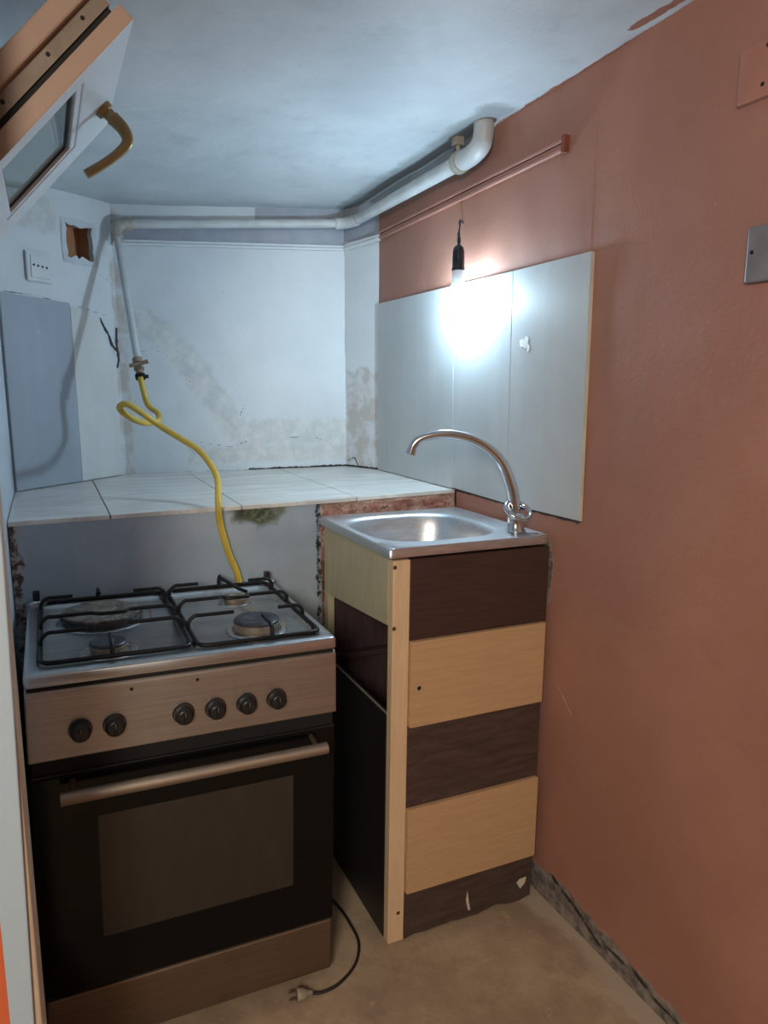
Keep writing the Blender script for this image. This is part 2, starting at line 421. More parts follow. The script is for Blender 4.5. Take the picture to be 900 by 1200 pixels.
for k in range(N):
    j = (k+1) % N
    mb.face([outer[k], outer[j], ring[j][0], ring[k][0]]); mb.face([ring[k][0], ring[j][0], ring[j][1], ring[k][1]])
mRim = simple('plaster_rim', lin(190, 197, 202), .6, 0, .06, 20, .3)
mb.build('wall_recess_rim', mRim, None, 0, kind='structure')

# near left wall (parallel to the right wall) with the window opening
WY0, WY1, WZ0, WZ1 = 1.13, 1.63, 1.60, 1.985
mLeft = simple('pale_blue_wall_paint', lin(188, 200, 210), .55, 0, .05, 6, .25)
mb = MB()
def wallbox(y0, y1, z0, z1): mb.box((-1.42, y0, z0), (-1.266, y1, z1))
wallbox(1.1, WY0, 0, 2.2); wallbox(WY1, 2.62, 0, 2.2); wallbox(WY0, WY1, 0, WZ0); wallbox(WY0, WY1, WZ1, 2.2)
mb.build('wall_left', mLeft, None, 0, kind='structure')
# window fixed frame inside the opening
mb = MB()
for lo, hi in (((-1.40, WY0, WZ0), (-1.33, WY0+.04, WZ1)), ((-1.40, WY1-.04, WZ0), (-1.33, WY1, WZ1)), ((-1.40, WY0+.04, WZ0), (-1.33, WY1-.04, WZ0+.012)), ((-1.40, WY0+.04, WZ1-.04), (-1.33, WY1-.04, WZ1))): mb.box(lo, hi)
mb.build('window_1', mPvcB, None, 0, bevel=.003, kind='structure')

# doorway stub at the left, nearest to the camera
mb = MB(); mb.box((-2.7, 1.0, 0), (-1.262, 1.1, 2.2)); mb.build('wall_front_left', mOrange, None, 0, kind='structure')
mb = MB(); mb.prism([(-1.262, 1.0, 0), (-1.2305, 1.0, 0), (-1.2195, 1.0, 2.1), (-1.262, 1.0, 2.1)], (0, .1, 0)); mb.build('trim_1', mJamb, None, 0, bevel=.003, kind='structure')
mb = MB(); mb.prism([(-1.268, .999, 0), (-1.250, .999, 0), (-1.2215, .999, 1.2), (-1.2195, .999, 2.1), (-1.262, .999, 2.1)], (0, -.006, 0)); mb.build('trim_2', mTrimW, None, 0, bevel=.002, kind='structure')

# floor and ceiling
mb = None
surface('floor', lambda x, y: (x, y, 0), rng(-2.7, .05, .03), rng(-2.2, 2.9, .03), mFloor,
        dict(edge=lambda x, y: max(-.2, min(.2, .05+x-.06*noise.noise((x*4, y*6, 0))))), .0035, 3, (0, 0, 1))
C0, C1 = (-.034, 1.25), (-.026, 1.13)
def c_bare(x, y):
    d = .011-seg_d((x, y), C0, C1); e = .002+.014*noise.noise((0, y*14, 0))+x+.004
    if y > 1.8: e = -.1
    if y < 1.29: e = min(e, -.004+x+.004)
    return max(-.1, min(.1, max(d, e)))
def c_dirty(x, y): return max(-.1, min(.1, .03-math.hypot(max(0, abs(x+.06)-.02), max(0, abs(y-2.2)-.5))))
surface('ceiling', lambda x, y: (x, y, ceil_z(x, y)), rng(-2.7, -1.4, .08)[:-1]+rng(-1.4, .02, .014), rng(-2.2, .7, .08)[:-1]+rng(.7, 2.9, .014), mCeil,
        dict(bare=c_bare, dirty=c_dirty), .004, 3, (0, 0, -1))
# rest of the room behind the camera
mBackRoom = simple('rear_room_paint', lin(172, 154, 138), .6, 0, .06, 3, .2)
mb = MB(); mb.box((-2.8, -2.3, 0), (.1, -2.2, 2.3)); mb.build('wall_front', mBackRoom, None, 0, kind='structure')
mb = MB(); mb.box((-2.8, -2.2, 0), (-2.7, 1.0, 2.3)); mb.build('wall_far_left', mBackRoom, None, 0, kind='structure')

# ------------------------------------------------------------------ trims on the walls
def rail(name, a, b, h, d, nrm, mat, steps=2):
    """wooden picture-rail strip with a stepped section from a to b"""
    a = Vector(a); b = Vector(b); n = Vector(nrm); mb = MB(); z = Vector((0, 0, 1))
    for k in range(steps):
        hh0 = h*k/steps; hh1 = h*(k+1)/steps-.0015; dd = d*(1-.35*(k % 2))
        mb.prism([a+z*hh0, a+z*hh1, a+z*hh1+n*dd, a+z*hh0+n*dd], b-a)
    return mb.build(name, mat, None, 0, bevel=.002, kind='structure')
nb = Vector((-.098, -.995, 0))
mTrimPl = simple('white_trim_paint', lin(208, 213, 216), .5, 0, .05, 14, .2)
rail('trim_3', (*BLc, 1.885), (*BRc, 1.912), .022, .014, nb, mTrimPl)
nrr = Vector((-.93, -.366, 0))
rail('trim_4', (*BRc, 1.912), (RR[0], RR[1]-.02, 1.925), .024, .014, nrr, mTrimPl)
o = rail('cable_trunking', (0, 2.535, 1.927), (0, 1.487, 1.95), .03, .012, (-1, 0, 0), mTerra, 3); del o['kind']
tag(o, 'terracotta painted ribbed strip running along the right wall below the ceiling pipe', 'trunking')
mb = MB(); mb.box((-.016, 1.478, 1.944), (0, 1.490, 1.984)); mb.build('end_cap', simple('rusty_cap', lin(120, 66, 44), .7), o, 0, bevel=.002)


# ------------------------------------------------------------------ tiled ledge
led = thing('tiled_ledge', 'wide built-in ledge with pale marble tile top behind the stove', 'ledge', (-.6, 2.3, 0))
def at(o): return Matrix.Translation(-o.location)
LF = [(-1.265, 1.951), (-.465, 1.956), (0, 1.978)]
mb = MB()
pts = [(-1.264, 1.955, 0), (-.47, 1.960, 0), (-.004, 1.983, 0), (-.004, 2.55, 0), (-.072, 2.728, 0), (-.905, 2.806, 0), (-1.262, 2.488, 0)]
mb.prism([(x, y, 0) for x, y, _ in pts], (0, 0, LEDGE-.012))
o = mb.build('core', mFront, led, 0); o.matrix_parent_inverse = at(led)
# front plaster skin as attribute surface
def fs(u, z): return (-1.264+u, 1.950+.006*u/.8, z)
def f_mould(u, z): return max(-.1, min(.1, .036-math.hypot((u-.615)*.52, (z-1.058)*1.0)))
def f_peel(u, z): return max(-.1, min(.1, .018-u+.012*noise.noise((3, z*9, 0)) if z < 1.08 else -.1))
def f_joint(u, z): return max(-.1, .006-abs(u-.797)+.006*noise.noise((1, z*30, 0)))
def f_rust(u, z): return max(-.1, .006-math.hypot(u-.455, z-1.064))
sk = surface('front_face', fs, rng(0, .804, .012), rng(0, 1.069, .012), mFront, dict(mould=f_mould, peel=f_peel, joint=f_joint, rust=f_rust), .002, 6, (0, -1, 0))
del sk['kind']; sk.parent = led; sk.matrix_parent_inverse = at(led)
# broken masonry end beside the sink
mb = MB(); n = 26; rows = [(1.070, 0), (1.062, .004), (1.045, .001), (1.02, .005), (.98, .002), (.9, .003)]
grid = []
for k in range(n+1):
    t = k/n; x = -.461+.459*t; y = 1.957+.022*t
    grid.append([mb.b.verts.new((x, y-d-.006*noise.noise((x*30, z*60, 0)) , z)) for z, d in rows])
for k in range(n):
    for j in range(len(rows)-1): mb.face([grid[k][j], grid[k+1][j], grid[k+1][j+1], grid[k][j+1]])
o = mb.build('broken_masonry', mBroken, led, 60); o.matrix_parent_inverse = at(led); o['label'] = 'broken pinkish brown masonry edge'
# tiles (each one slab, small gaps between)
def clip(poly, A, B, keep):
    """clip 2D polygon by line through A,B keeping side sign keep"""
    out = []
    sd = lambda p: ((B[0]-A[0])*(p[1]-A[1])-(B[1]-A[1])*(p[0]-A[0]))*keep
    for i, p in enumerate(poly):
        q = poly[(i+1) % len(poly)]; a_, b_ = sd(p), sd(q)
        if a_ >= 0: out.append(p)
        if a_*b_ < 0: t = a_/(a_-b_); out.append((p[0]+(q[0]-p[0])*t, p[1]+(q[1]-p[1])*t))
    return out
top = [(-1.264, 1.949), (-.47, 1.954), (-.001, 1.977), (-.001, 2.556), (-.071, 2.73), (-.905, 2.81), (-1.264, 2.492)]
mb = MB()
xs = [-1.36, -1.03, -.69, -.345, .1]
for i in range(4):
    g = .0015
    P = clip(top, (xs[i]+g, 0), (xs[i]+g, 3), -1); P = clip(P, (xs[i+1]-g, 0), (xs[i+1]-g, 3), 1)
    cuts = [None]
    if i == 0: ycuts = [(0, 2.30), (2.303, 4)]
    else: ycuts = [(0, 2.415), (2.418, 4)] if i == 3 else [(0, 4)]
    if i == 0:
        Q1 = clip(clip(P, (-1.149, 0), (-1.149, 3), 1), (0, 0), (0, 0.1), 1) if False else None
    for y0, y1 in ycuts:
        Q = clip(P, (-5, y0), (5, y0), 1); Q = clip(Q, (-5, y1), (5, y1), -1)
        if len(Q) > 2: mb.prism([(x, y, LEDGE-.012) for x, y in Q], (0, 0, .012))
o = mb.build('tile_top', mTile, led, 0, bevel=.0012); o.matrix_parent_inverse = at(led)

# ------------------------------------------------------------------ wall panels
def panel_right(name, y0, y1, zt0, zt1, zb0, zb1, label, mat):
    """slab on the right wall; y0 is the far edge"""
    mb = MB(); mb.prism([(-.002, y0, zb0), (-.002, y0, zt0), (-.002, y1, zt1), (-.002, y1, zb1)], (-.008, 0, 0))
    o = mb.build(name, mat, None, 0, bevel=.0015)
    return tag(o, label, 'wall panel', 'grey panels behind the sink')
panel_right('wall_panel', 2.552, 1.984, 1.702, 1.7035, 1.083, 1.083, 'grey wall panel standing on the ledge, farthest from the camera', mPanel)
panel_right('wall_panel', 1.9825, 1.679, 1.7035, 1.7045, 1.086, 1.080, 'narrow grey wall panel behind the faucet and below the bulb', mPanel)
pn = panel_right('wall_panel', 1.6775, 1.372, 1.7045, 1.707, 1.080, 1.083, 'grey wall panel with white paint splash, nearest to the camera', mPanel)
mb = MB()
for (cy, cz, r, sx) in ((1.625, 1.515, .011, 1.3), (1.612, 1.512, .012, 1.0), (1.60, 1.502, .009, .8), (1.607, 1.523, .007, 1.4)):
    P = []
    for k in range(14):
        a_ = 2*PI*k/14; rr = r*(1+.3*random.uniform(-1, 1)); P.append((-.0100, cy+math.cos(a_)*rr*sx, cz+math.sin(a_)*rr))
    mb.prism(P, (-.0008-.0003*r*100, 0, 0))
mb.build('paint_splash', mSplash, pn, 0)
mb = MB(); mb.box((-.0085, 1.3695, 1.083), (-.001, 1.3718, 1.705)); mb.build('raw_edge', mEdge, pn, 0)

def panel_left(name, u0, u1, z0, z1, th, label, mat, zt1=None):
    mb = MB(); A = Vector(lw(u0, z0)); Bq = Vector(lw(u1, z0)); n = -nin
    mb.prism([A+n*.004, Bq+n*.004, Vector(lw(u1, zt1 or z1))+n*.004, Vector(lw(u0, z1))+n*.004], n*th)
    o = mb.build(name, mat, None, 0, bevel=.0015); return tag(o, label, 'wall panel', 'panels on the angled left wall')
panel_left('wall_panel', .002, .262, 1.083, 1.677, .007, 'blue grey panel on the angled left wall under the socket plate', mPanelB, 1.668)
mb = MB(); mb.prism([Vector(lw(u, z))-nin*.004 for u, z in ((.265, 1.083), (.455, 1.083), (.455, 1.40), (.447, 1.46), (.425, 1.53), (.40, 1.585), (.388, 1.648), (.265, 1.658))], -nin*.005)
tag(mb.build('wall_panel', mPanelW, None, 0, bevel=.0015), 'off-white panel with a broken corner on the angled left wall by the hose', 'wall panel', 'panels on the angled left wall')

# ------------------------------------------------------------------ socket plate, covers
def lwp(u, z, d): return Vector(lw(u, z))-nin*d
ou, oz = .152, 1.766
so_ = thing('socket_plate', 'square white socket plate with four dark holes on the angled left wall', 'socket', lwp(ou, oz, .003), (0, 0, math.atan2(.663, .748)))
mb = MB(); mb.box((-.046, -.009, -.045), (.046, 0, .045)); mb.build('plate', mOutlet, so_, 0, bevel=.003)
mb = MB(); mb.box((-.034, -.012, -.034), (.034, -.009, .034)); mb.build('insert', mOutlet, so_, 0, bevel=.0015)
for k in range(4):
    mb = MB(); mb.lathe([(0, .001), (.0035, .001), (.0035, 0)], (-.024+k*.016, -.0123, .004-k*.0012), (0, -1, 0), 12); mb.build('socket_hole', mGap, so_)
def cover(name, y0, y1, z0, z1, mat, label, screws):
    o = thing(name, label, 'cover plate', (0, (y0+y1)/2, (z0+z1)/2))
    hy, hz = (y1-y0)/2, (z1-z0)/2
    mb = MB(); mb.box((-.013, -hy, -hz), (.002, hy, hz)); mb.build('plate', mat, o, 0, bevel=.004)
    for dy, dz in screws:
        mb = MB(); mb.lathe([(0, .0022), (.003, .0018), (.0042, 0)], (-.0125, dy, dz), (-1, 0, 0), 12); mb.build('screw', mGap, o)
cover('cover_plate', .86, .957, 1.586, 1.682, mPlate, 'grey metal junction cover plate on the right wall at frame edge', [(.036, .004), (-.036, .004)])
cover('cover_plate', .90, 1.003, 1.892, 1.985, mPinkPlate, 'terracotta painted cover plate high on the right wall near ceiling', [(-.0, -.026), (-.005, .034)])

# ------------------------------------------------------------------ gas pipe
gp = thing('gas_pipe', 'off-white painted gas pipe along back wall and ceiling corner with dropping tap', 'pipe', (-.89, 2.76, 1.4))
def part(mb, name, mat, par, smooth=50, bevel=0):
    o = mb.build(name, mat, par, smooth, bevel); o.matrix_parent_inverse = Matrix.Translation(-par.location); return o
A = Vector((-.865, 2.775, 1.952)); Bp = Vector((-.098, 2.694, 2.004))
mb = MB(); mb.tube([A, Bp], .0155, 16); part(mb, 'back_run', mPipe, gp)
mb = MB(); mb.tube([A+(Bp-A)*.035, A, A+Vector((-.022, -.006, -.008)), A+Vector((-.032, -.014, -.03)), A+Vector((-.03, -.024, -.055))], .021, 14); part(mb, 'elbow', mPipeDirty, gp)
drop_top = A+Vector((-.031, -.015, -.03)); drop_bot = Vector((-.879, 2.497, 1.478))
mb = MB(); mb.tube([drop_top, drop_bot], .0115, 14); part(mb, 'drop_pipe', mPipe, gp)
C1 = Vector((-.058, 2.63, 2.008)); C2 = Vector((-.046, 1.90, 2.026))
mb = MB(); mb.tube(catmull([Bp+(A-Bp)*.03, Bp, (-.075, 2.675, 2.006), (-.062, 2.645, 2.008), C1], 5), .021, 14); part(mb, 'corner_elbow', mPipe, gp)
mb = MB(); mb.tube([C1, C1+(C2-C1)*.5, C2], [.018, .0205, .022], 18); part(mb, 'side_run', mPipe, gp)
mb = MB(); mb.tube(catmull([C2+(C1-C2)*.03, C2, (-.046, 1.84, 2.028), (-.046, 1.795, 2.042), (-.046, 1.782, 2.07), (-.046, 1.782, 2.104)], 6), .0275, 18); part(mb, 'ceiling_elbow', mPipe, gp)
mb = MB(); mb.tube([C2+(C1-C2)*.02, C2+Vector((0, -.012, 0))], .031, 18); part(mb, 'pipe_collar', mPipeDirty, gp)
mb = MB(); mb.tube([(-.052, 1.905, 2.03), (-.052, 1.905, 2.075)], .007, 10); mb.box((-.066, 1.893, 2.068), (-.04, 1.917, 2.092)); part(mb, 'pipe_bracket', mPipeDirty, gp)
# grey backing strip above the side pipe
mb = MB(); mb.prism([(-.002, 2.55, 2.036), (-.002, 1.86, 2.046), (-.002, 1.86, ceil_z(0, 1.86)-.001), (-.002, 2.55, ceil_z(0, 2.55)-.001)], (-.02, 0, 0)); mb.build('trim_6', simple('grey_strip_paint', lin(140, 147, 153), .55, 0, .08, 10), None, 0, bevel=.002, kind='structure')
d = (drop_bot-drop_top).normalized()
mb = MB(); mb.tube([drop_bot-d*.012, drop_bot+d*.006], .0165, 14); mb.tube([drop_bot+d*.004, drop_bot+d*.042], .012, 14); mb.tube([drop_bot+d*.018, drop_bot+d*.03], .016, 6); part(mb, 'tap_body', mBrass, gp)
w = Vector((.85, -.3, .22)).normalized()
mb = MB(); mb.tube([drop_bot+d*.006+w*-.03+Vector((0, -.02, 0)), drop_bot+d*.006+Vector((0, -.024, 0)), drop_bot+d*.006+w*.03+Vector((0, -.02, 0))], [.0065, .006, .0065], 8); mb.tube([drop_bot+d*.006, drop_bot+d*.006+Vector((0, -.024, 0))], .006, 8); part(mb, 'tap_handle', mBrass, gp)
hs = drop_bot+d*.042
mb = MB(); mb.lathe([(.0125, -.006), (.0165, -.006), (.0165, .006), (.0125, .006)], hs+d*.012, d, 16); mb.box(*[tuple(hs+d*.012+Vector(q)) for q in ((.012, -.008, -.005), (.024, .002, .007))]); part(mb, 'hose_clamp', mGap, gp)

# yellow gas hose
hp = [hs, hs+d*.03, (-.862, 2.452, 1.345), (-.838, 2.415, 1.318), (-.842, 2.37, 1.297), (-.872, 2.325, 1.292), (-.913, 2.28, 1.300), (-.956, 2.25, 1.327), (-.965, 2.24, 1.345), (-.946, 2.225, 1.352),
      (-.912, 2.225, 1.330), (-.875, 2.24, 1.302), (-.842, 2.235, 1.277), (-.80, 2.20, 1.247), (-.765, 2.15, 1.22), (-.742, 2.09, 1.18), (-.738, 2.03, 1.146), (-.757, 1.935, 1.10), (-.757, 1.93, 1.045), (-.737, 1.935, .96), (-.714, 1.936, .895), (-.70, 1.938, .82)]
H = tag(MB().tube(catmull(hp, 8), .0092, 14).build('gas_hose', mHose, None, 60), 'yellow rubber gas hose looping from wall tap down behind the stove', 'hose')

# ------------------------------------------------------------------ bulb
bx, by = -.054, 1.889
bl = thing('hanging_bulb', 'lit bare bulb in a black socket hanging from a wire on the right wall', 'light bulb', (bx, by, 1.662))
mb = MB(); mb.lathe([(0, .138), (.008, .137), (.014, .131), (.0165, .122), (.0175, .10), (.0175, .078), (.019, .076), (.019, .068), (.017, .068)], (0, 0, 0), (0, 0, 1), 24); mb.build('socket', mSocket, bl)
mb = MB(); mb.lathe([(.0155, .07), (.0165, .066), (.0175, .04), (.0205, .028), (.0215, .022)], (0, 0, 0), (0, 0, 1), 24); mb.build('collar', simple('white_bulb_collar', lin(215, 222, 228), .4), bl)
mGlow = Mat('lit_bulb_diffuser', (1, 1, 1, 1), .4); mGlow.p.inputs['Emission Color'].default_value = (.58, .81, 1, 1); mGlow.p.inputs['Emission Strength'].default_value = 460
mb = MB(); R = .03; prof = [(.0214, .0222)]
for k in range(1, 13): t = PI*.26+(PI-PI*.26)*k/12; prof.append((R*math.sin(t), R*math.cos(t)*1.15-.003))
prof[-1] = (0, prof[-1][1]); mb.lathe(prof, (0, 0, 0), (0, 0, 1), 20); mb.build('bulb_globe', mGlow, bl)
wp = [(0.054, .066, .215), (.042, .064, .222), (.03, .045, .205), (.018, .03, .185), (.008, .014, .165), (.002, .004, .15), (0, 0, .135)]
mb = MB(); mb.tube(catmull(wp, 6), .0016, 8); mb.tube(catmull([(.054, .070, .215), (.040, .068, .218), (.027, .042, .196), (.014, .026, .178), (.004, .008, .16), (0, 0, .135)], 6), .0016, 8); mb.build('wire', mWire, bl)
mb = MB(); mb.tube(catmull([(.018, .03, .186), (.012, .022, .175), (.008, .014, .162), (.003, .004, .148), (0, 0, .136)], 5), [.0025]*5+[.0042]*6+[.0055]*6+[.004]*4, 10); mb.build('wire_tape', mBlack, bl)

# ------------------------------------------------------------------ window sash tilted in from the left wall
E0 = Vector((-1.011, 1.145, 1.905)); eb = Vector((-.66, 0, -.751)); ey = Vector((0, 1, 0)); en = Vector((-.751, 0, .66))
def sp(y, s_, w): return E0+ey*y+eb*s_+en*w
sash = thing('window_sash', 'white and brown window sash tilted inward at the upper left', 'window sash', sp(.225, .38, .03))
SY, SL = .455, .385
def ringframe(mb, in0, in1, w0, w1, y0=0, y1=SY, s0=0, s1=SL, face_mi=None, side_mi=0):
    """rect ring: outer inset in0, inner inset in1 (dict or number), from depth w0 to w1"""
    if not isinstance(in1, tuple): in1 = (in1,)*4      # near, far, rail, hinge
    O = [(y0+in0, s0+in0), (y1-in0, s0+in0), (y1-in0, s1-in0), (y0+in0, s1-in0)]
    I = [(y0+in1[0], s0+in1[2]), (y1-in1[1], s0+in1[2]), (y1-in1[1], s1-in1[3]), (y0+in1[0], s1-in1[3])]
    L = {}
    for nm, Q in (('O', O), ('I', I)):
        for w_ in (w0, w1): L[nm, w_] = [mb.b.verts.new(sp(y, s_, w_)) for y, s_ in Q]
    for k in range(4):
        j = (k+1) % 4
        mb.mi = face_mi if face_mi is not None else side_mi
        mb.face([L['O', w0][k], L['O', w0][j], L['I', w0][j], L['I', w0][k]])
        mb.face([L['I', w0][k], L['I', w0][j], L['I', w1][j], L['I', w1][k]])
        mb.mi = side_mi
        mb.face([L['O', w1][k], L['I', w1][k], L['I', w1][j], L['O', w1][j]])
        mb.face([L['O', w0][k], L['O', w1][k], L['O', w1][j], L['O', w0][j]])
def spart(mb, name, mat, smooth=0, bevel=0):
    return part(mb, name, mat, sash, smooth, bevel)
INS = (.058, .108, .114, .116)
mb = MB(); ringframe(mb, 0, tuple(i-.013 for i in INS), 0, .024, face_mi=0, side_mi=1); spart(mb, 'frame', [mPvcW, mPvcB], 0, .002)
mb = MB(); ringframe(mb, 0, .0135, .002, .022, INS[0]-.0135, SY-INS[1]+.0135, INS[2]-.0135, SL-INS[3]+.0135); spart(mb, 'glazing_bead', mPvcW, 0, .002)
mb = MB(); ringframe(mb, .012, .05, .024, .033); spart(mb, 'gasket', mGap)
mb = MB(); ringframe(mb, .008, .05, .033, .054); spart(mb, 'hardware_channel', mPvcD)
mb = MB(); ringframe(mb, -.004, .052, .054, .082); spart(mb, 'outer_flange', mPvcB, 0, .003)
for s_ in (.05, .12, .21, .26):
    mb = MB(); mb.lathe([(0, .001), (.003, .001), (.003, 0)], sp(.008, s_, .044), -ey, 10); spart(mb, 'screw_hole', mGap)
mb = MB(); c = [sp(INS[0]-.006, INS[2]-.006, .010), sp(SY-INS[1]+.006, INS[2]-.006, .010), sp(SY-INS[1]+.006, SL-INS[3]+.006, .010), sp(INS[0]-.006, SL-INS[3]+.006, .010)]
mb.prism(c, en*.004); spart(mb, 'glass_pane', mGlass)
mb = MB(); ringframe(mb, .0, .006, .0078, .0098, INS[0]-.001, SY-INS[1]+.001, INS[2]-.001, SL-INS[3]+.001); spart(mb, 'glass_seal', mGap)
hb_ = sp(.287, .036, 0)
hd = bpy.data.objects.new('handle', None); COL.objects.link(hd); hd.parent = sash; hd.location = hb_-sash.location
def hpart(mb, name, mat):
    o = mb.build(name, mat, hd, 50); o.matrix_parent_inverse = Matrix.Translation(-hb_); return o
mb = MB(); mb.lathe([(0, .011), (.013, .011), (.0155, .009), (.0165, 0)], hb_, -en, 20); mb.lathe([(.0105, .011), (.0105, .02), (.012, .022), (.012, .027), (0, .027)], hb_, -en, 18); hpart(mb, 'rose', mHandle)
npt = hb_-en*.027
gr = catmull([npt+en*.006, npt-en*.014, npt-en*.03+eb*.006, npt-en*.037+eb*.018, npt-en*.036+eb*.042, npt-en*.030+eb*.075, npt-en*.022+eb*.105], 6)
mb = MB(); nn = len(gr); mb.tube(gr, [.0125-.0045*min(1, i/nn*1.5) for i in range(nn)], 14); hpart(mb, 'grip', mHandle)

# ------------------------------------------------------------------ stove
TILT = .024
stv = thing('gas_stove', 'stainless steel gas stove with black glass oven door and four burners', 'stove', (-1.2567, 1.4307, 0), (0, TILT, -.0013))
SW, SD = .621, .508
Z0, ZT = .052, .877
# body carcass
mb = MB(); mb.box((.004, .03, Z0+.02), (SW-.004, SD-.005, .835)); mb.build('body', mBlack, stv, 0, bevel=.004)
for fx, fy, hl in ((.05, .08, 0), (SW-.05, .08, 1), (.05, SD-.06, 0), (SW-.05, SD-.06, 1)):
    zb_ = .0011+fx*math.sin(TILT)*1.0
    mb = MB(); mb.lathe([(0, zb_), (.017, zb_), (.019, zb_+.006), (.013, zb_+.012), (.013, Z0+.025)], (fx, fy, 0), (0, 0, 1), 16); mb.build('foot', mBlack, stv)
# cooktop slab: rim, well, floor as rounded-rectangle rings
def rrect(x0, y0, x1, y1, r, n=6):
    P = []
    for cx, cy, a0 in ((x1-r, y1-r, 0), (x0+r, y1-r, 90), (x0+r, y0+r, 180), (x1-r, y0+r, 270)):
        for k in range(n+1): a_ = math.radians(a0+90*k/n); P.append((cx+r*math.cos(a_), cy+r*math.sin(a_)))
    return P
def loft(mb, rings, close_first=False, close_last=True):
    R_ = [[mb.b.verts.new(p) for p in r] for r in rings]
    n = len(R_[0])
    for A_, B_ in zip(R_, R_[1:]):
        for k in range(n): mb.face([A_[k], A_[(k+1) % n], B_[(k+1) % n], B_[k]])
    if close_first: mb.face(R_[0][::-1])
    if close_last: mb.face(R_[-1])
def rr3(x0, y0, x1, y1, r, z): return [(x, y, z) for x, y in rrect(x0, y0, x1, y1, r)]
mb = MB()
loft(mb, [rr3(.004, .004, SW-.004, SD-.002, .008, ZT-.026), rr3(0, 0, SW, SD, .010, ZT-.024), rr3(0, 0, SW, SD, .010, ZT-.006), rr3(.0025, .0025, SW-.0025, SD-.0025, .010, ZT-.0015), rr3(.007, .007, SW-.007, SD-.007, .010, ZT),
          rr3(.022, .036, SW-.022, SD-.032, .03, ZT), rr3(.028, .042, SW-.028, SD-.038, .028, ZT-.004), rr3(.036, .05, SW-.036, SD-.046, .024, ZT-.012)], True, True)
mb.build('cooktop', mSteelTop, stv, 45)
mb = MB(); mb.box((.0, SD-.026, ZT+.0005), (SW, SD-.004, ZT+.006)); mb.build('rear_ridge', mSteelTop, stv, 0, bevel=.002)
# lid hinges
for hx in (.02, .6):
    mb = MB(); loft(mb, [rr3(hx-.02, SD-.03, hx+.022, SD-.004, .01, ZT), rr3(hx-.02, SD-.03, hx+.022, SD-.004, .01, ZT+.006), rr3(hx-.016, SD-.027, hx+.018, SD-.007, .008, ZT+.009)], True, True); hg = mb.build('lid_hinge', mSteelTop, stv, 40)
    mb = MB(); mb.box((hx-.008, SD-.025, ZT+.008), (hx+.008, SD-.011, ZT+.034)); mb.build('hinge_stub', mBlack, hg, 0, bevel=.003)
# gap + control panel + door + kick
mb = MB(); mb.box((.006, .008, .66), (SW-.006, .04, ZT-.02)); mb.build('front_gap', mGap, stv, 0)
mb = MB(); mb.prism([(0, -.002, .703), (0, .004, .838), (0, .012, .845), (0, .035, .845), (0, .035, .703)], (SW, 0, 0)); cp = mb.build('control_panel', mSteel, stv, 0, bevel=.003)
for hx in (.190, .318):
    mb = MB(); mb.lathe([(0, .002), (.0028, .002), (.0036, 0)], (hx, .0035, .823), (0, -1, 0), 10); mb.build('pilot_hole', mGap, cp)
for hx in (.094, .156, .288, .353, .418, .483):
    mb = MB(); mb.lathe([(.0222, 0), (.0222, .003), (.0205, .005)], (hx, .0015, .757), (0, -1, -.04), 28); mb.lathe([(.0185, .004), (.0192, .008), (.0178, .020), (.014, .0245), (0, .026)], (hx, .0015, .757), (0, -1, -.04), 28)
    mb.box((hx-.0022, -.0285, .757-.013), (hx+.0022, -.02, .757+.013)); kn = mb.build('knob', mBlack, stv, 40, bevel=.0012)
    mb = MB(); mb.box((hx-.0006, -.0291, .757+.003), (hx+.0006, -.0284, .757+.012)); mb.build('pointer', mBar, kn, 0)
DB, DT = .188, .668
mb = MB(); mb.box((.002, 0, DB), (SW-.002, .028, DT)); dr = mb.build('oven_door', mDoor, stv, 0, bevel=.004)
mb = MB(); mb.box((.118, -.0012, .302), (.521, .0006, .571)); mb.build('oven_window', mPane, dr, 0)
mb = MB(); mb.box((.004, .001, DT), (SW-.004, .027, DT+.004)); mb.build('door_top_edge', mBlack, dr, 0, bevel=.001)
hz = .643
mb = MB(); mb.tube([(.052, -.042, hz), (.585, -.042, hz)], .0125, 20); bar = mb.build('handle_bar', mBar, dr, 40, bevel=.001)
for hx in (.075, .562):
    mb = MB(); mb.tube([(hx, -.042, hz+.004), (hx, .004, hz+.012)], .006, 12); mb.build('handle_mount', mScrew, bar, 40)
mb = MB(); mb.box((.006, .003, Z0), (SW-.004, .03, DB-.004)); mb.build('kick_panel', mKick, stv, 0, bevel=.005)
